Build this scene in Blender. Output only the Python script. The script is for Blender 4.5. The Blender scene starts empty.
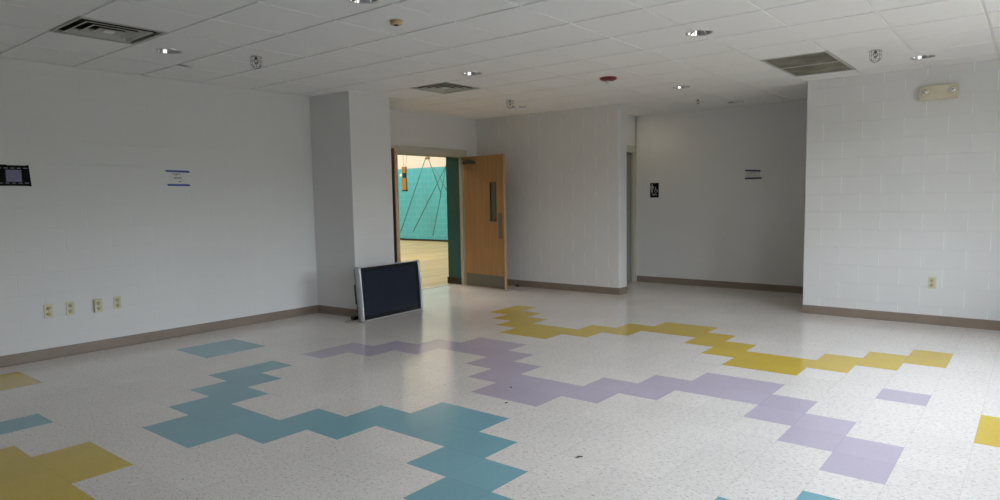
import bpy, bmesh, math, random
from mathutils import Matrix, Vector
random.seed(7)
S = bpy.context.scene
C = S.collection
PI = math.pi

# ------------------------------------------------------------------ camera
H = 2.744                      # ceiling height; camera eye height 1.451
Rw = ((0.61930943, -0.07965711, 0.78109575),
      (-0.78497843, -0.04220372, 0.61808391),
      (-0.01626963, -0.99592851, -0.08866627))
cd = bpy.data.cameras.new('camera')
cam = bpy.data.objects.new('camera', cd)
C.objects.link(cam)
m = Matrix(((Rw[0][0], -Rw[0][1], -Rw[0][2], 0.0),
            (Rw[1][0], -Rw[1][1], -Rw[1][2], 0.0),
            (Rw[2][0], -Rw[2][1], -Rw[2][2], 1.45134),
            (0, 0, 0, 1)))
cam.matrix_world = m
cd.sensor_width = 36.0
cd.lens = 668.75 * 36.0 / 1000.0
cd.shift_x = -0.01035
cd.shift_y = 0.0063
cd.clip_start = 0.05
cd.clip_end = 200
S.camera = cam

# ------------------------------------------------------------------ colour management
S.view_settings.view_transform = 'Standard'
S.view_settings.look = 'None'
S.view_settings.gamma = 1.0
S.view_settings.use_curve_mapping = False
S.view_settings.exposure = 0.0
S.cycles.max_bounces = 10
S.cycles.diffuse_bounces = 7
S.cycles.glossy_bounces = 5
S.cycles.sample_clamp_indirect = 6.0
S.cycles.caustics_reflective = False
S.cycles.caustics_refractive = False

# ------------------------------------------------------------------ sky (overcast daylight outside the windows)
WIN_Y = -1.20                                    # inner face of the window wall (behind the camera)
WINS = [(2.3, 3.8), (4.6, 6.7)]
WIN_Z = (0.90, 2.60)
WTH = 0.45                       # thickness of the window wall
CAN = 1.1                        # depth of the added canopy that blocks high sky
SKY = 24.5
w = bpy.data.worlds.new('overcast_sky')
S.world = w
w.use_nodes = True
nt = w.node_tree
nt.nodes.clear()
out = nt.nodes.new('ShaderNodeOutputWorld')
bg = nt.nodes.new('ShaderNodeBackground')
tc = nt.nodes.new('ShaderNodeTexCoord')
sx = nt.nodes.new('ShaderNodeSeparateXYZ')
rp = nt.nodes.new('ShaderNodeValToRGB')
els = rp.color_ramp.elements          # ground, a belt of trees and buildings, then sky brightening to the zenith
els[0].position = 0.40; els[0].color = (0.14, 0.14, 0.13, 1)
els[1].position = 1.0; els[1].color = (1.75, 1.92, 2.14, 1)
for p_, c_ in ((0.495, (0.14, 0.14, 0.13, 1)), (0.505, (0.10, 0.12, 0.09, 1)), (0.52, (0.12, 0.14, 0.11, 1)), (0.55, (0.50, 0.535, 0.575, 1)), (0.75, (1.15, 1.28, 1.44, 1))):
    e_ = els.new(p_); e_.color = c_
ma = nt.nodes.new('ShaderNodeMath'); ma.operation = 'MULTIPLY_ADD'
ma.inputs[1].default_value = 0.5; ma.inputs[2].default_value = 0.5
nt.links.new(tc.outputs['Generated'], sx.inputs[0])
nt.links.new(sx.outputs['Z'], ma.inputs[0])
nt.links.new(ma.outputs[0], rp.inputs[0])
nt.links.new(rp.outputs[0], bg.inputs[0])
bg.inputs[1].default_value = SKY
nt.links.new(bg.outputs[0], out.inputs[0])

for a, b in WINS:                                # portals guide the sky's light through each window
    ld = bpy.data.lights.new('window_portal', 'AREA')
    ld.shape = 'RECTANGLE'; ld.size = b - a; ld.size_y = WIN_Z[1] - WIN_Z[0]
    ld.cycles.is_portal = True
    lo = bpy.data.objects.new('window_portal', ld); C.objects.link(lo)
    lo.location = ((a + b) / 2, WIN_Y - WTH + 0.02, (WIN_Z[0] + WIN_Z[1]) / 2)
    lo.rotation_euler = (PI / 2, 0, 0)           # points to +y, into the room

GYM_W = 440.0                                    # gym ceiling lamps
for gx, gy in ((9.5, 12.5), (12.5, 17.5), (5.0, 17.5)):
    ld = bpy.data.lights.new('gym_lamp', 'AREA')
    ld.shape = 'RECTANGLE'; ld.size = 2.4; ld.size_y = 2.4
    ld.energy = GYM_W; ld.color = (1.0, 0.93, 0.84)
    lo = bpy.data.objects.new('gym_lamp', ld); C.objects.link(lo)
    lo.location = (gx, gy, 6.6)

ld = bpy.data.lights.new('alcove_fill_lamp', 'AREA')  # unseen warm fill added behind the partition to lift the yellowish back wall
ld.shape = 'DISK'; ld.size = 0.5; ld.energy = 1.6; ld.color = (1.0, 0.86, 0.62)
lo = bpy.data.objects.new('alcove_fill_lamp', ld); C.objects.link(lo)
lo.location = (9.30, 5.00, 2.70)

# ------------------------------------------------------------------ materials
def mat(name, col, rough=0.6, metal=0.0, var=0.04, scale=6.0, bump=0.0, bscale=120.0, spec=0.5, emit=None, estr=0.0):
    """Principled material with slight procedural mottling and an optional fine bump."""
    M = bpy.data.materials.new(name); M.use_nodes = True
    n = M.node_tree.nodes; l = M.node_tree.links
    b = n['Principled BSDF']
    b.inputs['Roughness'].default_value = rough
    b.inputs['Metallic'].default_value = metal
    b.inputs['Specular IOR Level'].default_value = spec
    t = n.new('ShaderNodeTexCoord')
    nz = n.new('ShaderNodeTexNoise'); nz.inputs['Scale'].default_value = scale; nz.inputs['Detail'].default_value = 3
    l.new(t.outputs['Object'], nz.inputs['Vector'])
    r = n.new('ShaderNodeValToRGB')
    r.color_ramp.elements[0].position = 0.3; r.color_ramp.elements[1].position = 0.7
    r.color_ramp.elements[0].color = tuple(max(0, c * (1 - var)) for c in col) + (1,)
    r.color_ramp.elements[1].color = tuple(min(1, c * (1 + var)) for c in col) + (1,)
    l.new(nz.outputs['Fac'], r.inputs[0]); l.new(r.outputs[0], b.inputs['Base Color'])
    if bump:
        n2 = n.new('ShaderNodeTexNoise'); n2.inputs['Scale'].default_value = bscale
        l.new(t.outputs['Object'], n2.inputs['Vector'])
        bp = n.new('ShaderNodeBump'); bp.inputs['Strength'].default_value = 0.5; bp.inputs['Distance'].default_value = bump
        l.new(n2.outputs['Fac'], bp.inputs['Height']); l.new(bp.outputs[0], b.inputs['Normal'])
    if emit:
        b.inputs['Emission Color'].default_value = tuple(emit) + (1,)
        b.inputs['Emission Strength'].default_value = estr
    return M

def math_node(n, l, op, a, b=None, c=None):
    x = n.new('ShaderNodeMath'); x.operation = op
    for i, v in enumerate((a, b, c)):
        if v is None: continue
        if isinstance(v, (int, float)): x.inputs[i].default_value = v
        else: l.new(v, x.inputs[i])
    return x.outputs[0]

def block_mat(name, col, phase=0.0, joint=0.005, depth=0.0014, rough=0.55, line=0.0, band=None):
    """Painted concrete block: 16 x 8 inch running bond with shallow mortar grooves."""
    M = bpy.data.materials.new(name); M.use_nodes = True
    n = M.node_tree.nodes; l = M.node_tree.links
    b = n['Principled BSDF']; b.inputs['Roughness'].default_value = rough
    g = n.new('ShaderNodeNewGeometry')
    sp = n.new('ShaderNodeSeparateXYZ'); l.new(g.outputs['Position'], sp.inputs[0])
    sn = n.new('ShaderNodeSeparateXYZ'); l.new(g.outputs['True Normal'], sn.inputs[0])
    isx = math_node(n, l, 'GREATER_THAN', math_node(n, l, 'ABSOLUTE', sn.outputs['X']), 0.5)
    u = math_node(n, l, 'ADD', math_node(n, l, 'MULTIPLY', sp.outputs['Y'], isx),
                  math_node(n, l, 'MULTIPLY', sp.outputs['X'], math_node(n, l, 'SUBTRACT', 1.0, isx)))
    zc = math_node(n, l, 'DIVIDE', sp.outputs['Z'], 0.2032)
    fz = math_node(n, l, 'FRACT', zc)
    dh = math_node(n, l, 'MULTIPLY', math_node(n, l, 'MINIMUM', fz, math_node(n, l, 'SUBTRACT', 1.0, fz)), 0.2032)
    row = math_node(n, l, 'MULTIPLY', math_node(n, l, 'MODULO', math_node(n, l, 'FLOOR', zc), 2.0), 0.5)
    uc = math_node(n, l, 'ADD', math_node(n, l, 'DIVIDE', math_node(n, l, 'SUBTRACT', u, phase - 40.64), 0.4064), row)
    fu = math_node(n, l, 'FRACT', uc)
    dv = math_node(n, l, 'MULTIPLY', math_node(n, l, 'MINIMUM', fu, math_node(n, l, 'SUBTRACT', 1.0, fu)), 0.4064)
    dh2 = math_node(n, l, 'MULTIPLY', dh, 1.8)
    d = math_node(n, l, 'MINIMUM', dh2, dv)
    mr = n.new('ShaderNodeMapRange'); mr.interpolation_type = 'SMOOTHSTEP'
    mr.inputs['From Max'].default_value = joint
    l.new(d, mr.inputs['Value'])
    nz = n.new('ShaderNodeTexNoise'); nz.inputs['Scale'].default_value = 90; nz.inputs['Detail'].default_value = 4
    l.new(g.outputs['Position'], nz.inputs['Vector'])
    mv = n.new('ShaderNodeMapRange'); mv.interpolation_type = 'SMOOTHSTEP'; mv.inputs['From Max'].default_value = joint * 1.5
    l.new(dv, mv.inputs['Value'])
    hgt = math_node(n, l, 'ADD', mr.outputs[0], math_node(n, l, 'MULTIPLY', nz.outputs['Fac'], 0.10))
    bp = n.new('ShaderNodeBump'); bp.inputs['Strength'].default_value = 1.0; bp.inputs['Distance'].default_value = depth
    l.new(hgt, bp.inputs['Height']); l.new(bp.outputs[0], b.inputs['Normal'])
    n3 = n.new('ShaderNodeTexNoise'); n3.inputs['Scale'].default_value = 1.3; n3.inputs['Detail'].default_value = 5
    l.new(g.outputs['Position'], n3.inputs['Vector'])
    r = n.new('ShaderNodeValToRGB')
    r.color_ramp.elements[0].position = 0.25; r.color_ramp.elements[1].position = 0.75
    r.color_ramp.elements[0].color = tuple(c * 0.975 for c in col) + (1,)
    r.color_ramp.elements[1].color = tuple(min(1, c * 1.02) for c in col) + (1,)
    l.new(n3.outputs['Fac'], r.inputs[0])
    colout = r.outputs[0]
    if band:                                     # a second paint colour above a given height
        mx = n.new('ShaderNodeMix'); mx.data_type = 'RGBA'
        l.new(math_node(n, l, 'GREATER_THAN', sp.outputs['Z'], band[0]), mx.inputs['Factor'])
        l.new(colout, mx.inputs['A']); mx.inputs['B'].default_value = tuple(band[1]) + (1,)
        colout = mx.outputs['Result']
    if line:                                     # lit groove faces painted into room-wall joints; plain pale joints in the gym
        mx = n.new('ShaderNodeMix'); mx.data_type = 'RGBA'
        l.new(math_node(n, l, 'MULTIPLY', math_node(n, l, 'SUBTRACT', 1.0, (mr if band else mv).outputs[0]), line), mx.inputs['Factor'])
        l.new(colout, mx.inputs['A']); mx.inputs['B'].default_value = (0.9, 0.95, 0.93, 1)
        colout = mx.outputs['Result']
    l.new(colout, b.inputs['Base Color'])
    return M

def vct_mat(name, col, fleck, amount=1.0):
    """Vinyl composition tile: waxed, with short directional flecks and a hairline seam every foot."""
    M = bpy.data.materials.new(name); M.use_nodes = True
    n = M.node_tree.nodes; l = M.node_tree.links
    b = n['Principled BSDF']
    g = n.new('ShaderNodeNewGeometry')
    sp = n.new('ShaderNodeSeparateXYZ'); l.new(g.outputs['Position'], sp.inputs[0])
    T = 0.3048
    ux = math_node(n, l, 'DIVIDE', math_node(n, l, 'SUBTRACT', sp.outputs['X'], 1.20984 - 30.48), T)
    uy = math_node(n, l, 'DIVIDE', math_node(n, l, 'SUBTRACT', sp.outputs['Y'], 0.23959 - 30.48), T)
    def edge(v):
        f = math_node(n, l, 'FRACT', v)
        return math_node(n, l, 'MINIMUM', f, math_node(n, l, 'SUBTRACT', 1.0, f))
    e = math_node(n, l, 'MULTIPLY', math_node(n, l, 'MINIMUM', edge(ux), edge(uy)), T)
    seam = n.new('ShaderNodeMapRange'); seam.inputs['From Max'].default_value = 0.0024
    l.new(e, seam.inputs['Value'])
    # random tone per tile
    cb = n.new('ShaderNodeCombineXYZ')
    l.new(math_node(n, l, 'FLOOR', ux), cb.inputs[0]); l.new(math_node(n, l, 'FLOOR', uy), cb.inputs[1])
    wn = n.new('ShaderNodeTexWhiteNoise'); l.new(cb.outputs[0], wn.inputs['Vector'])
    tone = n.new('ShaderNodeMapRange'); tone.inputs['To Min'].default_value = 0.975; tone.inputs['To Max'].default_value = 1.02
    l.new(wn.outputs['Value'], tone.inputs['Value'])
    # flecks
    mp = n.new('ShaderNodeMapping'); mp.inputs['Scale'].default_value = (1.0, 0.45, 1.0); mp.inputs['Rotation'].default_value = (0, 0, 0.7)
    l.new(g.outputs['Position'], mp.inputs['Vector'])
    n1 = n.new('ShaderNodeTexNoise'); n1.inputs['Scale'].default_value = 95; n1.inputs['Detail'].default_value = 2.5; n1.inputs['Roughness'].default_value = 0.65
    l.new(mp.outputs[0], n1.inputs['Vector'])
    r1 = n.new('ShaderNodeValToRGB')
    r1.color_ramp.elements[0].position = 0.57; r1.color_ramp.elements[0].color = (0, 0, 0, 1)
    r1.color_ramp.elements[1].position = 0.72; r1.color_ramp.elements[1].color = (amount,) * 3 + (1,)
    l.new(n1.outputs['Fac'], r1.inputs[0])
    n2 = n.new('ShaderNodeTexNoise'); n2.inputs['Scale'].default_value = 1.1; n2.inputs['Detail'].default_value = 6
    l.new(g.outputs['Position'], n2.inputs['Vector'])
    wear = n.new('ShaderNodeMapRange'); wear.inputs['From Min'].default_value = 0.3; wear.inputs['From Max'].default_value = 0.7
    wear.inputs['To Min'].default_value = 0.95; wear.inputs['To Max'].default_value = 1.03
    l.new(n2.outputs['Fac'], wear.inputs['Value'])
    mx = n.new('ShaderNodeMix'); mx.data_type = 'RGBA'
    l.new(r1.outputs[0], mx.inputs['Factor'])
    mx.inputs['A'].default_value = tuple(col) + (1,); mx.inputs['B'].default_value = tuple(fleck) + (1,)
    n4 = n.new('ShaderNodeTexNoise'); n4.inputs['Scale'].default_value = 70; n4.inputs['Detail'].default_value = 4; n4.inputs['Roughness'].default_value = 0.7
    l.new(mp.outputs[0], n4.inputs['Vector'])
    mot = n.new('ShaderNodeMapRange'); mot.inputs['From Min'].default_value = 0.35; mot.inputs['From Max'].default_value = 0.65
    mot.inputs['To Min'].default_value = 1.0 - 0.10 * amount; mot.inputs['To Max'].default_value = 1.0 + 0.05 * amount
    l.new(n4.outputs['Fac'], mot.inputs['Value'])
    v = math_node(n, l, 'MULTIPLY', math_node(n, l, 'MULTIPLY', tone.outputs[0], wear.outputs[0]), mot.outputs[0])
    sm = n.new('ShaderNodeMapRange'); sm.inputs['To Min'].default_value = 0.78; sm.inputs['To Max'].default_value = 1.0
    l.new(seam.outputs[0], sm.inputs['Value'])
    v = math_node(n, l, 'MULTIPLY', v, sm.outputs[0])
    vm = n.new('ShaderNodeVectorMath'); vm.operation = 'SCALE'
    l.new(mx.outputs['Result'], vm.inputs[0]); l.new(v, vm.inputs['Scale'])
    l.new(vm.outputs[0], b.inputs['Base Color'])
    rr = n.new('ShaderNodeMapRange'); rr.inputs['To Min'].default_value = 0.13; rr.inputs['To Max'].default_value = 0.24
    l.new(n2.outputs['Fac'], rr.inputs['Value']); l.new(rr.outputs[0], b.inputs['Roughness'])
    nb = n.new('ShaderNodeTexNoise'); nb.inputs['Scale'].default_value = 7; nb.inputs['Detail'].default_value = 2
    l.new(g.outputs['Position'], nb.inputs['Vector'])
    bp = n.new('ShaderNodeBump'); bp.inputs['Strength'].default_value = 0.15; bp.inputs['Distance'].default_value = 0.004
    l.new(nb.outputs['Fac'], bp.inputs['Height']); l.new(bp.outputs[0], b.inputs['Normal'])
    return M

def wood_mat(name, c1, c2, axis='Z', rough=0.4, scale=14.0, plank=None):
    """Wood grain stretched along one axis; with plank = board width it becomes strip flooring laid along X."""
    M = bpy.data.materials.new(name); M.use_nodes = True
    n = M.node_tree.nodes; l = M.node_tree.links
    b = n['Principled BSDF']; b.inputs['Roughness'].default_value = rough
    t = n.new('ShaderNodeTexCoord')
    mp = n.new('ShaderNodeMapping')
    st = 0.05
    mp.inputs['Scale'].default_value = {'X': (st, 1, 1), 'Y': (1, st, 1), 'Z': (1, 1, st)}[axis]
    l.new(t.outputs['Object'], mp.inputs['Vector'])
    nz = n.new('ShaderNodeTexNoise'); nz.inputs['Scale'].default_value = scale; nz.inputs['Detail'].default_value = 6; nz.inputs['Distortion'].default_value = 0.6
    l.new(mp.outputs[0], nz.inputs['Vector'])
    r = n.new('ShaderNodeValToRGB')
    r.color_ramp.elements[0].position = 0.3; r.color_ramp.elements[0].color = tuple(c1) + (1,)
    r.color_ramp.elements[1].position = 0.7; r.color_ramp.elements[1].color = tuple(c2) + (1,)
    l.new(nz.outputs['Fac'], r.inputs[0])
    o = r.outputs[0]
    if plank:
        sp = n.new('ShaderNodeSeparateXYZ'); l.new(t.outputs['Object'], sp.inputs[0])
        wn = n.new('ShaderNodeTexWhiteNoise'); wn.noise_dimensions = '2D'
        fl = math_node(n, l, 'FLOOR', math_node(n, l, 'DIVIDE', sp.outputs['Y'], plank))
        fx = math_node(n, l, 'FLOOR', math_node(n, l, 'ADD', math_node(n, l, 'DIVIDE', sp.outputs['X'], 1.7), math_node(n, l, 'MULTIPLY', fl, 0.37)))
        cb = n.new('ShaderNodeCombineXYZ'); l.new(fl, cb.inputs[0]); l.new(fx, cb.inputs[1])
        l.new(cb.outputs[0], wn.inputs['Vector'])
        mr = n.new('ShaderNodeMapRange'); mr.inputs['To Min'].default_value = 0.72; mr.inputs['To Max'].default_value = 1.1
        l.new(wn.outputs['Value'], mr.inputs['Value'])
        vm = n.new('ShaderNodeVectorMath'); vm.operation = 'SCALE'
        l.new(o, vm.inputs[0]); l.new(mr.outputs[0], vm.inputs['Scale']); o = vm.outputs[0]
    l.new(o, b.inputs['Base Color'])
    return M

PAINT = (0.69, 0.69, 0.685)
M_wall = block_mat('painted_block', PAINT, phase=0.12, line=0.08)
M_wall_right = block_mat('painted_block_right', PAINT, phase=0.3784, depth=0.0018, line=0.68)
M_wall_stub = block_mat('painted_block_partition', PAINT, phase=0.0572, depth=0.0014, line=0.65)
M_plain = mat('painted_plaster', PAINT, rough=0.6, var=0.02)
M_tile = mat('ceiling_tile', (0.86, 0.86, 0.855), rough=0.85, var=0.05, scale=160, bump=0.0015, bscale=260)
M_tbar = mat('ceiling_grid_white', (0.80, 0.80, 0.78), rough=0.5)
M_slab = mat('plenum_concrete', (0.10, 0.10, 0.095), rough=0.9)
M_cream = vct_mat('vct_cream', (0.82, 0.775, 0.735), (0.30, 0.26, 0.23), 1.0)
M_teal = vct_mat('vct_teal', (0.20, 0.42, 0.49), (0.25, 0.47, 0.53), 0.4)
M_lilac = vct_mat('vct_lilac', (0.53, 0.47, 0.575), (0.57, 0.51, 0.60), 0.4)
M_yellow = vct_mat('vct_yellow', (0.64, 0.46, 0.055), (0.58, 0.40, 0.045), 0.4)
M_base = mat('taupe_vinyl_base', (0.235, 0.185, 0.145), rough=0.45, var=0.10, scale=3)
M_frame = mat('door_frame_paint', (0.50, 0.485, 0.40), rough=0.4)
M_oak = wood_mat('oak_veneer', (0.30, 0.165, 0.065), (0.40, 0.235, 0.105), 'Z', 0.38, 26)
M_oak_edge = wood_mat('oak_edge', (0.42, 0.26, 0.12), (0.52, 0.34, 0.17), 'Z', 0.4, 26)
M_steel = mat('brushed_steel', (0.30, 0.30, 0.28), rough=0.35, metal=0.8, var=0.06, scale=40)
M_kick = mat('dull_kick_plate', (0.155, 0.15, 0.12), rough=0.5, metal=0.3, var=0.08, scale=30)
M_dark_steel = mat('dark_bronze', (0.10, 0.095, 0.08), rough=0.35, metal=0.7)
M_glass = mat('dim_glass', (0.16, 0.17, 0.16), rough=0.08, var=0.02)
M_gym = block_mat('gym_teal_block', (0.085, 0.42, 0.50), phase=0.1, joint=0.010, line=0.22, rough=0.45, band=(2.475, (0.72, 0.69, 0.62)))
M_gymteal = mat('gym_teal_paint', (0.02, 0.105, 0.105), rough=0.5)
M_gymfloor = wood_mat('gym_maple', (0.55, 0.37, 0.16), (0.68, 0.48, 0.22), 'X', 0.28, 20, plank=0.16)
M_black = mat('black_rubber', (0.018, 0.018, 0.018), rough=0.5)
M_alum = mat('aluminium', (0.75, 0.76, 0.76), rough=0.3, metal=0.9)
M_silver = mat('silver_plastic', (0.52, 0.53, 0.55), rough=0.32, metal=0.35, var=0.02)
M_bezel = mat('black_gloss_plastic', (0.010, 0.010, 0.012), rough=0.25)
M_screen = mat('plasma_screen', (0.012, 0.018, 0.032), rough=0.22, var=0.02)
M_ivory = mat('ivory_plastic', (0.62, 0.58, 0.40), rough=0.4)
M_ivory_dark = mat('ivory_receptacle', (0.50, 0.46, 0.30), rough=0.45)
M_slot = mat('slot_dark', (0.03, 0.025, 0.02), rough=0.7)
M_beige = mat('beige_plastic', (0.62, 0.57, 0.43), rough=0.45)
M_tan = mat('tan_plastic', (0.52, 0.38, 0.23), rough=0.5)
M_chrome = mat('mirror_chrome', (0.82, 0.82, 0.82), rough=0.05, metal=1.0, var=0.01)
M_white = mat('white_enamel', (0.72, 0.72, 0.70), rough=0.4)
M_whitedull = mat('white_register_paint', (0.50, 0.50, 0.47), rough=0.5)
M_ventdark = mat('dark_duct_and_shade', (0.045, 0.042, 0.035), rough=0.9)  # duct interior, and painted shade on the white louvres' upper sides
M_return = mat('dusty_return_filter', (0.30, 0.28, 0.23), rough=0.9, var=0.35, scale=3.5)
M_filter = mat('grey_filter', (0.13, 0.12, 0.10), rough=0.95, var=0.3, scale=4)
M_bulb = mat('bulb_glass', (0.85, 0.85, 0.82), rough=0.2)
M_red = mat('maroon_enamel', (0.16, 0.012, 0.018), rough=0.3)
M_lens = mat('clear_lens', (0.75, 0.77, 0.78), rough=0.08)
M_reflector = mat('lamp_reflector', (0.70, 0.70, 0.68), rough=0.15, metal=0.6)
M_paper = mat('white_paper', (0.66, 0.66, 0.66), rough=0.7, var=0.02)
M_paper_grey = mat('greyed_paper', (0.58, 0.575, 0.56), rough=0.7, var=0.02)
M_tape = mat('blue_painters_tape', (0.035, 0.085, 0.30), rough=0.55)
M_tape_dark = mat('navy_tape', (0.035, 0.045, 0.13), rough=0.55)
M_ink = mat('faded_ink', (0.10, 0.09, 0.10), rough=0.8)
M_ink_faint = mat('pale_ink', (0.30, 0.29, 0.28), rough=0.8)
M_film = mat('black_poster_card', (0.008, 0.010, 0.010), rough=0.7, spec=0.08)
M_lav = mat('lavender_card', (0.19, 0.18, 0.30), rough=0.6)
M_perf = mat('grey_card_print', (0.23, 0.24, 0.30), rough=0.6)
M_signgrey = mat('sign_grey', (0.42, 0.42, 0.42), rough=0.5)
M_wire = mat('dark_wire', (0.06, 0.055, 0.05), rough=0.4, metal=0.5)
M_orange = wood_mat('orange_wood', (0.26, 0.125, 0.03), (0.40, 0.21, 0.06), 'Z', 0.4, 10)
M_gymcable = mat('gym_cable', (0.06, 0.24, 0.24), rough=0.5)
M_greydoor = mat('grey_door_paint', (0.235, 0.235, 0.215), rough=0.5)
M_crumb = mat('brown_scrap', (0.07, 0.045, 0.03), rough=0.8)
M_cord = mat('tan_cord', (0.20, 0.15, 0.09), rough=0.5)

# ------------------------------------------------------------------ mesh builder
class MB:
    def __init__(s): s.v = []; s.f = []; s.mi = []; s.sm = []
    def quad(s, pts, mi=0, smooth=False):
        k = len(s.v); s.v += [tuple(p) for p in pts]; s.f.append(tuple(range(k, k + len(pts)))); s.mi.append(mi); s.sm.append(smooth)
        return s
    def box(s, a, b, mi=0):
        x0, y0, z0 = a; x1, y1, z1 = b
        k = len(s.v)
        s.v += [(x0, y0, z0), (x1, y0, z0), (x1, y1, z0), (x0, y1, z0), (x0, y0, z1), (x1, y0, z1), (x1, y1, z1), (x0, y1, z1)]
        for q in ((0, 3, 2, 1), (4, 5, 6, 7), (0, 1, 5, 4), (1, 2, 6, 5), (2, 3, 7, 6), (3, 0, 4, 7)):
            s.f.append(tuple(k + i for i in q)); s.mi.append(mi); s.sm.append(False)
        return s
    def loft(s, rings, mi=0, smooth=False, closed=True, cap=True):
        n = len(rings[0]); k = len(s.v)
        for r in rings: s.v += [tuple(p) for p in r]
        for i in range(len(rings) - 1):
            for j in range(n if closed else n - 1):
                a = k + i * n + j; b = k + i * n + (j + 1) % n
                s.f.append((a, b, b + n, a + n)); s.mi.append(mi); s.sm.append(smooth)
        if cap:
            s.f.append(tuple(k + j for j in reversed(range(n)))); s.mi.append(mi); s.sm.append(False)
            s.f.append(tuple(k + (len(rings) - 1) * n + j for j in range(n))); s.mi.append(mi); s.sm.append(False)
        return s
    def lathe(s, prof, c=(0, 0, 0), axis='Z', n=28, mi=0, smooth=True, cap=True):
        rings = []
        for r, h in prof:
            ring = []
            for j in range(n):
                a = 2 * PI * j / n; p, q = r * math.cos(a), r * math.sin(a)
                if axis == 'Z': ring.append((c[0] + p, c[1] + q, c[2] + h))
                elif axis == 'X': ring.append((c[0] + h, c[1] + p, c[2] + q))
                else: ring.append((c[0] + p, c[1] + h, c[2] + q))
            rings.append(ring)
        return s.loft(rings, mi, smooth, True, cap)
    def tube(s, pts, r, n=8, mi=0):
        P = [Vector(p) for p in pts]; rings = []
        for i, p in enumerate(P):
            d = (P[min(i + 1, len(P) - 1)] - P[max(i - 1, 0)]).normalized()
            up = Vector((0, 0, 1)) if abs(d.z) < 0.9 else Vector((1, 0, 0))
            x = d.cross(up).normalized(); y = d.cross(x).normalized()
            rings.append([tuple(p + x * (r * math.cos(2 * PI * j / n)) + y * (r * math.sin(2 * PI * j / n))) for j in range(n)])
        return s.loft(rings, mi, True)
    def build(s, name, mats, parent=None, kind=None, label=None, cat=None, group=None, bevel=0.0, loc=None):
        me = bpy.data.meshes.new(name); me.from_pydata(s.v, [], s.f)
        for M in (mats if isinstance(mats, (list, tuple)) else [mats]): me.materials.append(M)
        for p, mi, sm in zip(me.polygons, s.mi, s.sm): p.material_index = mi; p.use_smooth = sm
        bm = bmesh.new(); bm.from_mesh(me); bmesh.ops.recalc_face_normals(bm, faces=bm.faces); bm.to_mesh(me); bm.free()
        me.update()
        o = bpy.data.objects.new(name, me); C.objects.link(o)
        if parent: o.parent = parent
        if loc: o.location = loc
        if bevel:
            b = o.modifiers.new('bevel', 'BEVEL'); b.width = bevel; b.segments = 2; b.limit_method = 'ANGLE'
        if kind: o['kind'] = kind
        if label: o['label'] = label
        if cat: o['category'] = cat
        if group: o['group'] = group
        return o

def empty(name, loc, label, cat, group=None, kind=None, rot=(0, 0, 0)):
    o = bpy.data.objects.new(name, None); C.objects.link(o)
    o.empty_display_size = 0.1
    o.location = loc; o.rotation_euler = rot
    o['label'] = label; o['category'] = cat
    if group: o['group'] = group
    if kind: o['kind'] = kind
    return o

def dup(root, loc, label, rot=None):
    r = root.copy(); C.objects.link(r); r.location = loc; r['label'] = label
    if rot: r.rotation_euler = rot
    for ch in root.children:
        c = ch.copy(); C.objects.link(c); c.parent = r
        for g in ch.children:
            d = g.copy(); C.objects.link(d); d.parent = c
    return r

ST = 'structure'
# ------------------------------------------------------------------ floor: one-foot tiles, three coloured zigzags
T = 0.3048; OX = 1.20984; OY = 0.23959
teal, lilac, yellow = set(), set(), set()
def run(st, j, i0, i1):
    for i in range(i0, i1): st.add((i, j))
zig = {16: 5, 15: 4, 14: 3, 13: 2, 12: 2, 11: 3, 10: 4, 9: 5, 8: 5, 7: 4, 6: 3, 5: 2, 4: 2, 3: 3, 2: 4, 1: 5, 0: 5, -1: 4, -2: 3, -3: 2, -4: 2, -5: 3}
for j, i in zig.items(): run(teal, j, i, i + 2)
for j in (19, 20): run(teal, j, 6, 8)
run(teal, 16, -1, 1)
lz = {16: 8, 15: 9, 14: 10, 13: 11, 12: 11, 11: 10, 10: 9, 9: 8, 8: 8, 7: 9, 6: 10, 5: 11, 4: 11, 3: 10, 2: 9}
for j, i in lz.items(): run(lilac, j, i, i + 2)
run(lilac, 1, 8, 10); run(lilac, 1, 13, 14)
yz = {16: 17, 15: 16, 14: 15, 13: 14, 12: 14, 11: 15, 10: 16, 9: 17, 8: 17, 7: 16, 6: 15, 5: 14, 4: 14, 3: 15, 2: 16, 1: 17}
for j, i in yz.items(): run(yellow, j, i, i + 2)
for j in (-1, -2): run(yellow, j, 11, 13)
for j in (20, 21): run(yellow, j, 0, 2)
for j in range(9, 15): run(yellow, j, -3, 0)
for j in (12, 13): run(yellow, j, 0, 1)
fb = MB()
for i in range(-15, 31):
    for j in range(-6, 25):
        x0, y0 = OX + i * T, OY + j * T
        y1 = min(y0 + T, 7.70)
        mi = 1 if (i, j) in teal else 2 if (i, j) in lilac else 3 if (i, j) in yellow else 0
        fb.quad([(x0, y0, 0), (x0 + T, y0, 0), (x0 + T, y1, 0), (x0, y1, 0)], mi)
fb.build('floor', [M_cream, M_teal, M_lilac, M_yellow], kind=ST,
         label='speckled cream tile floor with teal, lilac and yellow zigzag stripes', cat='floor')
MB().box((-8, 7.70, -0.12), (16.05, 26, -0.001)).build('floor_gym', M_gymfloor, kind=ST, label='pale wooden strip floor of the gym beyond the open doorway', cat='floor')
MB().box((6.36, 7.67, 0.0), (8.23, 7.73, 0.006)).build('trim_threshold', M_alum, kind=ST, label='bright metal threshold strip across the open doorway', cat='threshold')

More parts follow.
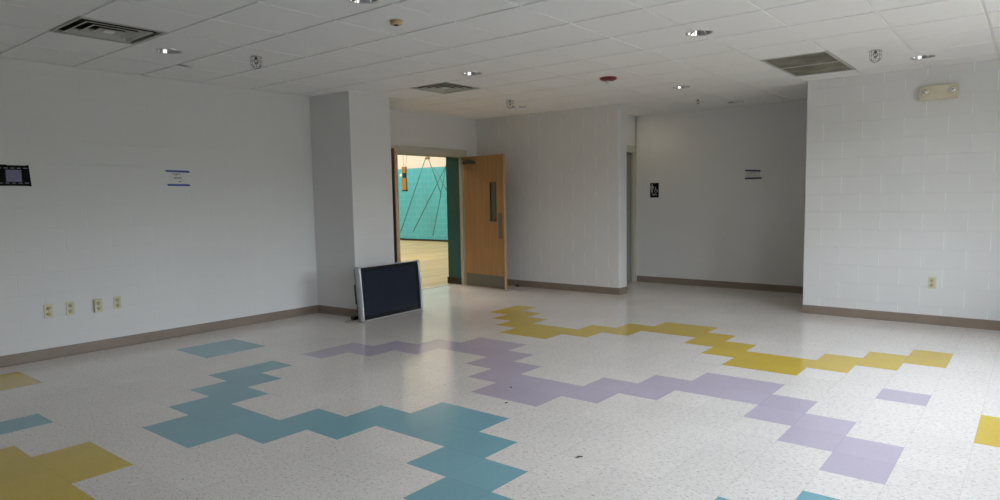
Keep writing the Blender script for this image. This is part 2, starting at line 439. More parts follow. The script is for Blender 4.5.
# ------------------------------------------------------------------ walls
TOP = 3.0
yL, yP, yD, xP, xPr, xS, xR, xB = 7.256, 6.540, 7.450, 5.205, 5.846, 8.549, 8.420, 10.054
X0 = -3.0
MB().box((X0 - .2, yL, 0), (xP - .03, 7.57, TOP)).build('wall_left', M_wall, kind=ST, label='long grey painted block wall with four outlets low down', cat='wall')
MB().loft([[(xP, yP, z), (xPr, yP, z), (xPr, 7.57, z), (xP - .07, 7.57, z)] for z in (0, TOP)]).build('wall_pillar', M_wall, kind=ST, label='square painted pillar the television stands against', cat='pillar', bevel=0.008)
db = MB()
db.box((xPr, yD, 0), (6.31, 7.57, TOP)); db.box((8.28, yD, 0), (xS + .1, 7.57, TOP)); db.box((6.31, yD, 2.21), (8.28, 7.57, TOP))
db.build('wall_doorway', M_wall, kind=ST, label='grey wall around the open double doorway to the gym', cat='wall')
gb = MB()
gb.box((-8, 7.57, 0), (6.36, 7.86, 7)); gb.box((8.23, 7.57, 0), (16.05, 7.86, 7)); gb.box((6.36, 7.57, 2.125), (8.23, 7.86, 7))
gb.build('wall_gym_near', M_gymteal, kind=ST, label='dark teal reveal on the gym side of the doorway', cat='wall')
MB().box((16.05, 7.6, 0), (16.3, 26.2, 7)).build('wall_gym_far', M_gym, kind=ST, label='turquoise block wall with cream upper band across the gym', cat='wall')
MB().box((-8.2, 26, 0), (16.3, 26.2, 7)).build('wall_gym_side', M_gym, kind=ST, label='far side wall of the gym, out of sight', cat='wall')
MB().box((-8.2, 7.57, 0), (-8, 26.2, 7)).build('wall_gym_left', M_gym, kind=ST, label='left end wall of the gym, out of sight', cat='wall')
MB().box((-8.2, 7.57, 7), (16.3, 26.2, 7.1)).build('ceiling_gym', M_plain, kind=ST, label='high gym ceiling, out of sight', cat='ceiling')
MB().box((xS, 4.749, 0), (8.775, 7.57, TOP)).build('wall_partition', M_wall_stub, kind=ST, label='grey block partition wall beside the open oak door', cat='wall', bevel=0.012)
MB().box((xR, WIN_Y, 0), (8.80, 2.192, TOP)).build('wall_right', M_wall_right, kind=ST, label='bright painted block wall with the emergency light', cat='wall', bevel=0.010)
MB().box((xB, WIN_Y, 0), (10.30, 5.55, TOP)).build('wall_back', M_wall, kind=ST, label='shadowed block wall at the back of the alcove with restroom sign', cat='wall')
ab = MB()
ab.box((8.775, 5.27, 0), (9.00, 5.42, TOP)); ab.box((9.00, 5.27, 2.255), (xB, 5.42, TOP)); ab.box((10.03, 5.27, 0), (xB, 5.42, TOP)); ab.box((8.775, 5.42, 0), (xB, 5.55, TOP))
ab.build('wall_alcove', M_wall, kind=ST, label='side wall of the alcove holding the grey door', cat='wall')
wb = MB()
edges = [X0 - .2] + [e for ab_ in WINS for e in ab_] + [10.3]
for k in range(0, len(edges), 2): wb.box((edges[k], WIN_Y - WTH, 0), (edges[k + 1], WIN_Y, TOP))
for a, b in WINS:
    wb.box((a, WIN_Y - WTH, 0), (b, WIN_Y, WIN_Z[0])); wb.box((a, WIN_Y - WTH, WIN_Z[1]), (b, WIN_Y, TOP))
wb.build('wall_window', M_wall, kind=ST, label='window wall behind the camera, out of sight', cat='wall')
for k, (a, b) in enumerate(WINS):
    fr = MB(); y0, y1 = WIN_Y - WTH + .04, WIN_Y - WTH + .10
    fr.box((a, y0, WIN_Z[0]), (a + .05, y1, WIN_Z[1])); fr.box((b - .05, y0, WIN_Z[0]), (b, y1, WIN_Z[1]))
    fr.box((a + .05, y0, WIN_Z[0]), (b - .05, y1, WIN_Z[0] + .05)); fr.box((a + .05, y0, WIN_Z[1] - .05), (b - .05, y1, WIN_Z[1]))
    fr.box(((a + b) / 2 - .025, y0, WIN_Z[0] + .05), ((a + b) / 2 + .025, y1, WIN_Z[1] - .05))
    fr.build('window_%d' % (k + 1), M_dark_steel, kind=ST, label='dark window frame behind the camera, out of sight', cat='window')
MB().box((X0 - .2, WIN_Y, 0), (X0, 7.57, TOP)).build('wall_rear', M_wall, kind=ST, label='rear wall behind the camera, out of sight', cat='wall')

MB().box((X0, WIN_Y - WTH - CAN, 2.75), (10.3, WIN_Y - WTH, 2.95)).build('sky_blocker_canopy', M_slab, kind=ST, label='added canopy blocking high sky outside the window wall, out of sight', cat='canopy')  # unseen slab added to cut skylight on the floor near the windows

# ------------------------------------------------------------------ baseboards
PROF = [(0, 0), (.014, 0), (.006, .012), (.005, .098), (0, .102)]
def base_run(mb, p0, p1, nrm):
    rings = []
    for p in (p0, p1): rings.append([(p[0] + nrm[0] * d, p[1] + nrm[1] * d, z) for d, z in PROF])
    mb.loft(rings)
b = MB(); base_run(b, (X0, yL), (xP - .045, yL), (0, -1)); b.build('baseboard_left', M_base, kind=ST, label='taupe vinyl baseboard along the long left wall', cat='baseboard')
b = MB(); base_run(b, (xP - .050, yL), (xP, yP - .005), (-1, 0)); base_run(b, (xP - .005, yP), (xPr + .005, yP), (0, -1)); base_run(b, (xPr, yP), (xPr, yD), (1, 0))
b.build('baseboard_pillar', M_base, kind=ST, label='taupe vinyl baseboard around the pillar', cat='baseboard')
b = MB(); base_run(b, (xS, 4.744), (xS, yD), (-1, 0)); base_run(b, (xS - .005, 4.749), (8.775, 4.749), (0, -1))
b.build('baseboard_partition', M_base, kind=ST, label='taupe vinyl baseboard of the partition by the oak door', cat='baseboard')
b = MB(); base_run(b, (xB, WIN_Y), (xB, 5.255), (-1, 0)); b.build('baseboard_back', M_base, kind=ST, label='dark taupe baseboard at the back of the alcove', cat='baseboard')
b = MB(); base_run(b, (xR, WIN_Y), (xR, 2.197), (-1, 0)); base_run(b, (xR - .005, 2.192), (8.80, 2.192), (0, 1))
b.build('baseboard_right', M_base, kind=ST, label='scuffed taupe baseboard along the bright right wall', cat='baseboard')
b = MB(); b.box((16.03, 7.9, 0), (16.05, 26, .06)); b.build('baseboard_gym', M_black, kind=ST, label='black base strip along the turquoise gym wall', cat='baseboard')
b = MB(); b.box((8.215, 7.575, 0), (8.23, 7.875, .11)); b.box((8.215, 7.86, 0), (16.0, 7.875, .11))
b.build('baseboard_reveal', M_black, kind=ST, label='black rubber base at the foot of the dark teal reveal', cat='baseboard')

# ------------------------------------------------------------------ ceiling: two-foot lay-in tiles with stepped edges in a white grid
CX0, CY0, CPX, CPY = 3.125, 3.445, 0.611, 0.6145
DL = [(2.806, 5.92), (5.371, 4.72), (5.301, 2.216), (7.79, 3.47), (9.60, 3.46), (7.81, 5.97), (7.742, 0.955), (2.926, 3.50)]
VENT = {(-2, 3), (4, 3)}
RET = {(6, -3), (7, -3)}
NOTCH = (0, 4)
def cell(x, y): return (math.floor((x - CX0) / CPX), math.floor((y - CY0) / CPY))
merged = {}
for x, y in DL:
    jx = round((y - CY0) / CPY); ii = math.floor((x - CX0) / CPX)
    merged[(ii, jx)] = ('top', x, y, jx); merged[(ii, jx - 1)] = ('low',)
HR = 0.092
cb = MB(); INS = 0.012; ZT = H; ZB = H + 0.008
def rect_tile(x0, x1, y0, y1, hole=None, seam=None, notch=False):
    a, b_, c, d = x0 + INS, x1 - INS, y0 + INS, y1 - INS
    o = [(x0, y0), (x1, y0), (x1, y1), (x0, y1)]; q = [(a, c), (b_, c), (b_, d), (a, d)]
    for k in range(4):
        k2 = (k + 1) % 4
        cb.quad([(*o[k], ZB), (*o[k2], ZB), (*q[k2], ZB), (*q[k], ZB)], 1)
        cb.quad([(*q[k], ZB), (*q[k2], ZB), (*q[k2], ZT), (*q[k], ZT)], 0)
    if hole:
        hx, hy = hole
        ang = [2 * PI * k / 36 for k in range(36)] + [math.atan2(p[1] - hy, p[0] - hx) % (2 * PI) for p in q]
        ang = sorted(set(round(t, 6) for t in ang))
        def ray(t):
            ux, uy = math.cos(t), math.sin(t); s = 1e9
            if ux > 1e-9: s = min(s, (b_ - hx) / ux)
            if ux < -1e-9: s = min(s, (a - hx) / ux)
            if uy > 1e-9: s = min(s, (d - hy) / uy)
            if uy < -1e-9: s = min(s, (c - hy) / uy)
            return (hx + s * ux, hy + s * uy, ZT)
        for k in range(len(ang)):
            t, u = ang[k], ang[(k + 1) % len(ang)]
            cb.quad([(hx + HR * math.cos(t), hy + HR * math.sin(t), ZT), ray(t), ray(u), (hx + HR * math.cos(u), hy + HR * math.sin(u), ZT)], 0)
        for s0, s1 in ((a, hx - HR - .02), (hx + HR + .02, b_)):
            cb.box((s0, seam - .004, ZT - .0012), (s1, seam + .004, ZT + .001), 1)
    elif notch:                                   # one corner of this tile is broken away
        n1, n2 = 0.055, 0.07
        cb.quad([(a, c, ZT), (b_, c, ZT), (b_, d, ZT), (a + .20, d, ZT), (a + .05, d - .085, ZT), (a, d - .10, ZT)], 0)
    else:
        cb.quad([(*p, ZT) for p in q], 0)
for i in range(-11, 12):
    for j in range(-9, 7):
        x0, y0 = CX0 + i * CPX, CY0 + j * CPY
        x1, y1 = x0 + CPX, y0 + CPY
        if (i, j) in VENT or (i, j) in RET:
            continue
        if (i, j) in merged:
            t = merged[(i, j)]
            if t[0] == 'top':
                rect_tile(x0, x1, y0 - CPY, y1, hole=(t[1], t[2]), seam=y0)
        else:
            rect_tile(x0, x1, y0, y1, notch=(i, j) == NOTCH)
cb.box((X0 - .2, WIN_Y - WTH, 2.95), (10.3, 7.57, 3.05), 2)
cb.build('ceiling', [M_tile, M_tbar, M_slab], kind=ST, label='suspended ceiling of white two-foot tiles in a metal grid', cat='ceiling')

# ------------------------------------------------------------------ recessed downlights
def downlight():
    t = empty('recessed_light', (0, 0, 0), '', 'ceiling light', 'unlit recessed ceiling lights')
    MB().lathe([(HR - .002, .004), (HR, -.003), (HR + .012, -.005), (HR + .017, 0), (HR + .012, .002)], cap=False).build('trim_ring', M_chrome, t)
    MB().lathe([(HR - .002, -.002), (HR - .006, .02), (HR - .016, .06), (.05, .12), (.045, .15), (.001, .151)], n=36, cap=False).build('reflector', M_chrome, t)
    MB().lathe([(.001, .045), (.018, .05), (.024, .07), (.022, .10), (.016, .135)], n=18).build('bulb', M_bulb, t)
    return t
DLL = ['recessed chrome ceiling light just right of the left square vent',
       'recessed chrome ceiling light just beyond the dark central vent',
       'large recessed chrome ceiling light above and left of the dark two-panel return grille',
       'recessed ceiling light just right of the maroon alarm, in front of the alcove',
       'recessed ceiling light inside the alcove, farthest from the window side',
       'small recessed ceiling light over the open oak door',
       'recessed chrome ceiling light above the emergency light on the right wall',
       'recessed ceiling light cut by the top edge above the tan detector']
d0 = downlight()
for k, (x, y) in enumerate(DL):
    if k == 0: d0.location = (x, y, H); d0['label'] = DLL[0]
    else: dup(d0, (x, y, H), DLL[k])

# ------------------------------------------------------------------ sprinklers
def sprinkler(caged, label, loc):
    t = empty('fire_sprinkler', loc, label, 'sprinkler', 'pendent sprinklers on the ceiling', rot=(0, 0, math.atan2(loc[1], loc[0]) + PI / 2))
    MB().lathe([(.036, 0), (.034, -.006), (.016, -.010)], n=20).build('escutcheon', M_white, t)
    hb = MB().lathe([(.011, -.008), (.011, -.026), (.007, -.030)], n=12)
    hb.tube([(-.006, 0, -.026), (-.020, 0, -.040), (-.005, 0, -.062)], .004, 6); hb.tube([(.006, 0, -.026), (.020, 0, -.040), (.005, 0, -.062)], .004, 6)
    hb.build('sprinkler_head', M_dark_steel, t)
    MB().lathe([(.018, -.064), (.019, -.066), (.008, -.068)], n=16).build('deflector', M_dark_steel, t)
    if caged:
        g = MB()
        for k in range(4):
            a = PI * k / 4; cx, sy = math.cos(a), math.sin(a)
            pts = [(.048 * cx, .048 * sy, -.004)] + [(.048 * cx * math.cos(u), .048 * sy * math.cos(u), -.070 - .042 * math.sin(u)) for u in [PI * q / 8 for q in range(9)]] + [(-.048 * cx, -.048 * sy, -.004)]
            g.tube(pts, .0013, 5)
        for z, r in ((-.012, .048), (-.045, .048), (-.085, .0455)):
            g.tube([(r * math.cos(2 * PI * q / 20), r * math.sin(2 * PI * q / 20), z) for q in range(21)], .0013, 5)
        g.build('wire_guard', M_wire, t)
    return t
sprinkler(True, 'caged fire sprinkler above the left wall, left of the pillar', (3.411, 5.567, H))
sprinkler(True, 'caged fire sprinkler between the return grille and the emergency light', (7.052, 1.248, H))
sprinkler(True, 'small caged fire sprinkler near the doorway, left of a recessed light', (7.171, 5.637, H))
sprinkler(False, 'bare fire sprinkler without a cage at the mouth of the alcove', (8.925, 3.738, H))

# ------------------------------------------------------------------ detector and alarm
t = empty('smoke_detector', (3.43, 3.74, H), 'tan round smoke detector on the ceiling above the pillar', 'smoke detector')
MB().lathe([(.047, 0), (.049, -.005), (.047, -.008)], n=28).build('mounting_base', M_tan, t)
MB().lathe([(.044, -.008), (.045, -.018), (.041, -.028), (.026, -.031), (.001, -.032)], n=28).build('cover', M_tan, t)
MB().lathe([(.020, -.0312), (.018, -.035), (.001, -.035)], n=20).build('sensor_grille', M_slot, t)
t = empty('ceiling_strobe_alarm', (6.595, 3.80, H), 'maroon round strobe alarm with clear lens on the ceiling', 'fire alarm')
MB().lathe([(.092, 0), (.096, -.012), (.090, -.022), (.060, -.036), (.030, -.040), (.001, -.040)], n=32).build('housing', M_red, t)
MB().lathe([(.026, -.036), (.026, -.052), (.018, -.066), (.001, -.070)], n=20).build('strobe_lens', M_lens, t)

# ------------------------------------------------------------------ supply vents and return grille
def supply_vent(i, j, label):
    x0, y0 = CX0 + i * CPX, CY0 + j * CPY
    cx, cy = x0 + CPX / 2, y0 + CPY / 2
    t = empty('ceiling_vent', (cx, cy, H), label, 'ceiling vent', 'square supply vents in the ceiling')
    def ring(mb, r0, z0, r1, z1, mi=0):
        p = [(-1, -1), (1, -1), (1, 1), (-1, 1)]
        for k in range(4):
            a, b_ = p[k], p[(k + 1) % 4]
            mb.quad([(a[0] * r0, a[1] * r0, z0), (b_[0] * r0, b_[1] * r0, z0), (b_[0] * r1, b_[1] * r1, z1), (a[0] * r1, a[1] * r1, z1)], mi)
    f = MB(); hw = CPX / 2
    ring(f, hw + .002, .008, hw - .013, .008); ring(f, hw - .013, .008, hw - .013, -.002); ring(f, hw - .013, -.002, hw - .026, -.002); ring(f, hw - .026, -.002, hw - .026, .02)
    f.build('vent_frame', M_whitedull, t)
    for r in (.232, .163, .094):                  # each shallow pyramid-shaped louvre, shade painted on its upper side
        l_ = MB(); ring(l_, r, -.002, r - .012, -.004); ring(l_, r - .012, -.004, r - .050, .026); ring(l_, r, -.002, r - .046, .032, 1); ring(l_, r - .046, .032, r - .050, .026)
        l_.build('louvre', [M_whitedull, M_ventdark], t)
    MB().box((-.036, -.036, -.003), (.036, .036, .006)).build('centre_plate', M_white, t, bevel=.004)
    p = MB().box((-hw + .02, -hw + .02, .10), (hw - .02, hw - .02, .11)); ring(p, hw - .022, .0, hw - .022, .10)
    p.build('plenum_box', M_ventdark, t)
supply_vent(-2, 3, 'large square louvred ceiling vent at the upper left')
supply_vent(4, 3, 'dark square louvred ceiling vent in front of the doorway wall')
rx0, rx1 = CX0 + 6 * CPX, CX0 + 8 * CPX; ry0, ry1 = CY0 - 3 * CPY, CY0 - 2 * CPY
t = empty('return_grille', ((rx0 + rx1) / 2, (ry0 + ry1) / 2, H), 'large dark two-panel return grille beside the right wall', 'air grille')
f = MB(); hx, hy = (rx1 - rx0) / 2, (ry1 - ry0) / 2
for s in (-1, 1):
    f.box((-hx, s * hy - (.022 if s > 0 else 0), -.003), (hx, s * hy + (.022 if s < 0 else 0), .010))
    f.box((s * hx - (.022 if s > 0 else 0), -hy + .022, -.003), (s * hx + (.022 if s < 0 else 0), hy - .022, .010))
f.build('grille_frame', M_whitedull, t)
MB().box((-.018, -hy + .022, -.001), (.018, hy - .022, .012)).build('centre_bar', M_whitedull, t)
for s in (-1, 1):
    g = MB(); x0, x1 = (-hx + .022, -.018) if s < 0 else (.018, hx - .022)
    for k in range(24):
        x = x0 + (x1 - x0) * (k + .5) / 24
        g.box((x - .0012, -hy + .022, .001), (x + .0012, hy - .022, .014))
    for k in range(24):
        y = -hy + .022 + (2 * hy - .044) * (k + .5) / 24
        g.box((x0, y - .0012, .002), (x1, y + .0012, .013))
    g.build('eggcrate_core', M_return, t)
MB().box((-hx + .02, -hy + .02, .05), (hx - .02, hy - .02, .06)).box((-hx + .015, -hy + .015, .01), (-hx + .02, hy - .015, .12)).box((hx - .02, -hy + .015, .01), (hx - .015, hy - .015, .12)).box((-hx + .02, -hy + .015, .01), (hx - .02, -hy + .02, .12)).box((-hx + .02, hy - .02, .01), (hx - .02, hy - .015, .12)).build('duct_box', M_filter, t)

# ------------------------------------------------------------------ double door to the gym
fr = MB()
for x0, x1 in ((6.305, 6.36), (8.23, 8.285)):
    fr.box((x0, 7.435, 0), (x1, 7.57, 2.225))
fr.box((6.36, 7.435, 2.12), (8.23, 7.57, 2.225))
fr.box((6.36, 7.50, 2.105), (8.23, 7.53, 2.12)); fr.box((8.215, 7.50, 0), (8.23, 7.53, 2.105)); fr.box((6.36, 7.50, 0), (6.375, 7.53, 2.105))
fr.build('trim_door_frame', M_frame, kind=ST, label='beige painted steel frame around the open double doorway', cat='door frame', bevel=.003)
def leaf(name, hinge, free, label, mirror):
    ang = math.atan2(free[1] - hinge[1], free[0] - hinge[0])
    t = empty(name, (hinge[0], hinge[1], 0), label, 'door', kind=ST, rot=(0, 0, ang))
    W = .935; s = -1 if not mirror else 1           # side of the leaf that carries the closer
    p = MB()
    p.box((0, -.022, .012), (.626, .022, 2.108)); p.box((.757, -.022, .012), (W - .004, .022, 2.108))
    p.box((.626, -.022, .012), (.757, .022, 1.072)); p.box((.626, -.022, 1.682), (.757, .022, 2.108))
    p.build('door_panel', M_oak, t)
    MB().box((W - .004, -.022, .012), (W, .022, 2.108)).build('edge_band', M_oak_edge, t)
    lf = MB()
    for a, b_ in (((.622, 1.068), (.634, 1.686)), ((.749, 1.068), (.761, 1.686)), ((.634, 1.068), (.749, 1.080)), ((.634, 1.674), (.749, 1.686))):
        lf.box((a[0], -.026, a[1]), (b_[0], .026, b_[1]))
    lf.build('glazing_bead', M_dark_steel, t)
    MB().box((.634, -.006, 1.080), (.749, .006, 1.674)).build('vision_panel', M_glass, t)
    y0, y1 = sorted((s * .022, s * .0245))
    MB().box((.012, y0, .02), (W - .012, y1, .212)).build('kick_plate', M_kick, t)
    MB().box((.805, y0, .80), (.895, y1, 1.20)).build('push_plate', M_kick, t, bevel=.001)
    c = MB().box((.02, min(s * .022, s * .072), 1.985), (.29, max(s * .022, s * .072), 2.04))
    co = c.build('door_closer', M_dark_steel, t, bevel=.008)
    MB().tube([(.22, s * .05, 2.045), (.10, s * .12, 2.055), (-.05, s * .02, 2.10)], .010, 8).build('closer_arm', M_dark_steel, co)
    hg = MB()
    for z in (.25, 1.05, 1.85): hg.lathe([(.008, z - .055), (.008, z + .055)], c=(-.006, -s * .026, 0), n=10)
    hg.build('hinge', M_steel, t)
    return t
leaf('door_1', (8.225, 7.43), (8.10, 6.50), 'open oak door leaf with narrow glass, against the partition wall', False)
leaf('door_2', (6.365, 7.43), (5.962, 6.585), 'open oak door leaf seen edge-on behind the pillar', True)

# grey door in the alcove side wall
t = empty('door_3', (9.05, 5.30, 0), 'narrow sliver of grey door in the alcove side wall', 'door', kind=ST)
MB().box((.0, .01, .01), (.92, .055, 2.13)).build('door_panel', M_greydoor, t)
MB().box((.08, -.006, .92), (.13, .010, 1.14)).build('push_plate', M_steel, t, bevel=.002)
fr = MB(); fr.box((9.00, 5.255, 0), (9.05, 5.42, 2.25)); fr.box((9.97, 5.255, 0), (10.03, 5.42, 2.25)); fr.box((9.05, 5.255, 2.14), (9.97, 5.42, 2.25))
fr.build('trim_alcove_door_frame', M_frame, kind=ST, label='painted steel frame of the grey alcove door', cat='door frame', bevel=.003)

# ------------------------------------------------------------------ door hardware on the floor
wd = MB(); wd.loft([[(-.035, -.11, 0), (.035, -.11, 0), (.035, -.11, .004), (-.035, -.11, .004)], [(-.035, .07, 0), (.035, .07, 0), (.030, .07, .024), (-.030, .07, .024)]])
t = empty('door_wedge', (8.05, 6.385, 0), 'flat grey wedge on the floor under the open oak door', 'door stop', rot=(0, 0, .35))
wd.build('wedge', M_alum, t)
MB().lathe([(.026, 0), (.027, .012), (.024, .03), (.012, .038), (.001, .039)], n=20).build('floor_bumper', M_black, label='small black door bumper on the floor by the partition baseboard', cat='door stop', loc=(8.50, 6.585, 0))

# ------------------------------------------------------------------ television
TW, TH, LEAN = 1.055, .648, math.radians(4)
tv = empty('television', (5.540, 6.235, .105 * math.sin(LEAN)), 'black flat television with silver side bars, propped against the pillar', 'television', rot=(-LEAN, 0, math.radians(3.5)))
hw = TW / 2
bz = MB(); iw, z0, z1 = hw - .036, .014, TH - .012
sw, s0, s1 = iw - .030, z0 + .045, z1 - .034
bz.box((-iw, 0, z0), (-sw, .05, z1)); bz.box((sw, 0, z0), (iw, .05, z1)); bz.box((-sw, 0, z0), (sw, .05, s0)); bz.box((-sw, 0, s1), (sw, .05, z1)); bz.box((-sw, .02, s0), (sw, .05, s1))
bz.build('bezel', M_bezel, tv)
MB().box((-sw, .006, s0), (sw, .02, s1)).build('screen', M_screen, tv)
MB().box((-iw, -.004, .003), (iw, .06, z0)).build('lower_rail', M_silver, tv)
MB().box((-iw, -.004, z1), (iw, .06, TH - .003)).build('upper_rail', M_silver, tv)
for s in (-1, 1):                                  # bowed silver speaker bars
    rings = []
    for k in range(15):
        v = k / 14; z = v * TH; e = (2 * v - 1) ** 2
        wd_ = .032 + .010 * e; dp = .030 - .012 * e
        ring = []
        for q in range(9):
            a = PI * q / 8
            ring.append((s * (hw - wd_ / 2) + s * (wd_ / 2) * math.cos(a), .012 - dp * math.sin(a) - .004, z))
        ring += [(s * (hw - wd_), .062, z), (s * hw, .062, z)]
        rings.append(ring)
    MB().loft(rings, smooth=True).build('speaker_bar', M_silver, tv)
MB().box((-hw + .02, .05, .02), (hw - .02, .105, TH - .02)).build('rear_casing', M_bezel, tv, bevel=.012)
mb = MB().box((-hw + .06, .105, .20), (hw - .06, .165, .44)); mb.box((-.28, .165, .16), (-.24, .225, .50)); mb.box((.02, .165, .16), (.06, .225, .50))
mb.build('mounting_bracket', M_black, tv, bevel=.004)
t = empty('power_adapter', (5.115, 6.46, 0), 'small black power adapter with tan cord by the pillar foot', 'adapter', rot=(0, 0, .3))
MB().box((-.055, -.03, 0), (.055, .03, .042)).build('adapter_body', M_black, t, bevel=.006)
pts = [(-.055, 0, .02), (-.09, .005, .006), (-.14, .03, .004), (-.19, .02, .004), (-.215, -.03, .004), (-.18, -.065, .004), (-.13, -.055, .004)]
MB().tube(pts, .0035, 6).build('cord', M_cord, t)

# ------------------------------------------------------------------ outlets
def outlet():
    """Faces -Y at y = 0; origin at the plate's centre on the wall."""
    t = empty('wall_outlet', (0, 0, 0), '', 'outlet', 'ivory electrical outlets on the walls')
    MB().box((-.036, -.007, -.064), (.036, 0, .064)).build('cover_plate', M_ivory, t, bevel=.003)
    for z in (-.027, .027):
        r = MB().lathe([(.019, -.007), (.0185, -.0095), (.001, -.0096)], c=(0, 0, z), axis='Y', n=20).build('receptacle', M_ivory_dark, t)
        MB().box((-.0085, -.0106, z - .002), (-.0055, -.0096, z + .009)).box((.0055, -.0106, z - .002), (.0085, -.0096, z + .009)).lathe([(.003, -.0096), (.003, -.0106)], c=(0, 0, z - .009), axis='Y', n=8).build('slots', M_slot, r)
    MB().lathe([(.003, -.007), (.003, -.0085)], axis='Y', n=8).build('screw', M_steel, t)
    return t
OL = [(2.174, yL, .453, 'leftmost ivory outlet of the four on the left wall'),
      (2.356, yL, .455, 'second ivory outlet from the left of the four on the left wall'),
      (2.592, yL - .028, .449, 'raised surface-box outlet, third from the left on the left wall'),
      (2.774, yL, .455, 'rightmost ivory outlet of the four on the left wall')]
o0 = outlet()
for k, (x, y, z, lb) in enumerate(OL):
    if k == 0: o = o0; o.location = (x, y, z); o['label'] = lb
    else: o = dup(o0, (x, y, z), lb)
    if k == 2: MB().box((-.037, .0, -.064), (.037, .028, .064)).build('surface_box', M_ivory, o, bevel=.002)
dup(o0, (xR, .873, .455), 'single ivory outlet on the bright right wall', rot=(0, 0, -PI / 2))

# ------------------------------------------------------------------ emergency light
t = empty('emergency_light', (xR, .876, 2.466), 'beige emergency light box with two round lamps on the right wall', 'emergency light', rot=(0, 0, -PI / 2))
# local: -Y faces the room, +X points to -y of the room (photo right)
MB().box((-.168, -.072, -.072), (.168, 0, .072)).build('housing', M_beige, t, bevel=.006)
for x in (-.125, .125):
    lh = MB().lathe([(.046, -.070), (.047, -.082), (.040, -.092), (.036, -.092)], c=(x, 0, .012), axis='Y', n=28).build('lamp_head', M_beige, t)
    MB().lathe([(.030, -.090), (.027, -.096), (.014, -.100), (.001, -.101)], c=(x, 0, .012), axis='Y', n=24).build('lens', M_reflector, lh)
    MB().lathe([(.010, -.098), (.009, -.104), (.001, -.105)], c=(x, 0, .012), axis='Y', n=12).build('bulb', M_chrome, lh)

# ------------------------------------------------------------------ signs and notices
def lettering(s, size, parent, M, loc, name='lettering'):
    cu = bpy.data.curves.new(name, 'FONT'); cu.body = s; cu.size = size; cu.align_x = 'CENTER'; cu.extrude = .0008; cu.offset = .0006
    tmp = bpy.data.objects.new('tmp', cu); C.objects.link(tmp)
    dg = bpy.context.evaluated_depsgraph_get()
    me = bpy.data.meshes.new_from_object(tmp.evaluated_get(dg)); bpy.data.objects.remove(tmp); me.name = name
    me.materials.clear(); me.materials.append(M)
    me.transform(Matrix.Rotation(PI / 2, 4, 'X'))
    o = bpy.data.objects.new(name, me); C.objects.link(o); o.parent = parent; o.location = loc
    return o
t = empty('restroom_sign', (xB, 4.937, 1.519), 'black restroom sign with standing figure and wheelchair symbol', 'sign', rot=(0, 0, -PI / 2))
MB().box((-.077, -.006, -.118), (.077, 0, .118)).build('sign_plate', M_film, t, bevel=.003)
def disc(mb, x, z, r, y=-.008, n=20): mb.lathe([(r, -.006), (r, y), (.0005, y)], c=(x, 0, z), axis='Y', n=n, smooth=False)
def poly(mb, pts, y0=-.006, y1=-.008): mb.loft([[(x, y0, z) for x, z in pts], [(x, y1, z) for x, z in pts]])
g = MB(); disc(g, -.040, .092, .013)
poly(g, [(-.066, .072), (-.014, .072), (-.010, .020), (-.019, .018), (-.023, .055), (-.026, .055), (-.026, -.038), (-.038, -.038), (-.038, .012), (-.042, .012), (-.042, -.038), (-.054, -.038), (-.054, .055), (-.057, .055), (-.061, .018), (-.070, .020)])
g.build('standing_figure', M_signgrey, t)
g = MB(); disc(g, .020, .046, .009)
poly(g, [(.014, .035), (.025, .035), (.026, .012), (.048, .012), (.060, -.026), (.051, -.028), (.041, .003), (.016, .003)])
ring = [(.027 + .026 * math.cos(a), -.012 + .026 * math.sin(a)) for a in [math.radians(d) for d in range(120, 341, 20)]]
for k in range(len(ring) - 1):
    (xa, za), (xb_, zb) = ring[k], ring[k + 1]
    cxm, czm = .027, -.012
    sh = lambda x, z: (cxm + (x - cxm) * .78, czm + (z - czm) * .78)
    poly(g, [(xa, za), (xb_, zb), sh(xb_, zb), sh(xa, za)])
g.build('wheelchair_symbol', M_signgrey, t)
lettering('MEN', .042, t, M_signgrey, (0, -.0075, -.083))

def print_line(x0, x1, z, hh, M, parent, y=-.0015):
    """One unreadable line of faded print: a ragged strip of run-together strokes."""
    up, dn = [], []; n_ = max(4, int((x1 - x0) / .006))
    for k in range(n_ + 1):
        x = x0 + (x1 - x0) * k / n_
        up.append((x, z + hh * random.uniform(.35, 1))); dn.append((x, z - hh * random.uniform(.35, 1)))
    pts = up + dn[::-1]
    MB().loft([[(x, y, q) for x, q in pts], [(x, y - .0004, q) for x, q in pts]]).build('print_line', M, parent)
t = empty('taped_notice', (3.455, yL, 1.706), 'white paper notice held by two blue tape strips on the left wall', 'notice')
MB().quad([(-.090, -.001, -.088), (-.01, -.0012, -.092), (.094, -.001, -.062), (.106, -.001, .070), (-.092, -.001, .072)]).build('sheet', M_paper, t)
for r_ in [(-.058, .030, .045, .006), (-.026, -.012, .028, .006), (-.045, .042, .004, .006), (.008, .038, -.034, .006)]: print_line(*r_, M_ink, t)
poly_t = lambda pts: MB().loft([[(x, -.0012, z) for x, z in pts], [(x, -.0024, z) for x, z in pts]])
poly_t([(-.132, .087), (-.118, .066), (.134, .060), (.122, .083)]).build('tape_strip', M_tape, t)
poly_t([(-.120, -.060), (-.108, -.081), (.134, -.084), (.118, -.062)]).build('tape_strip', M_tape, t)

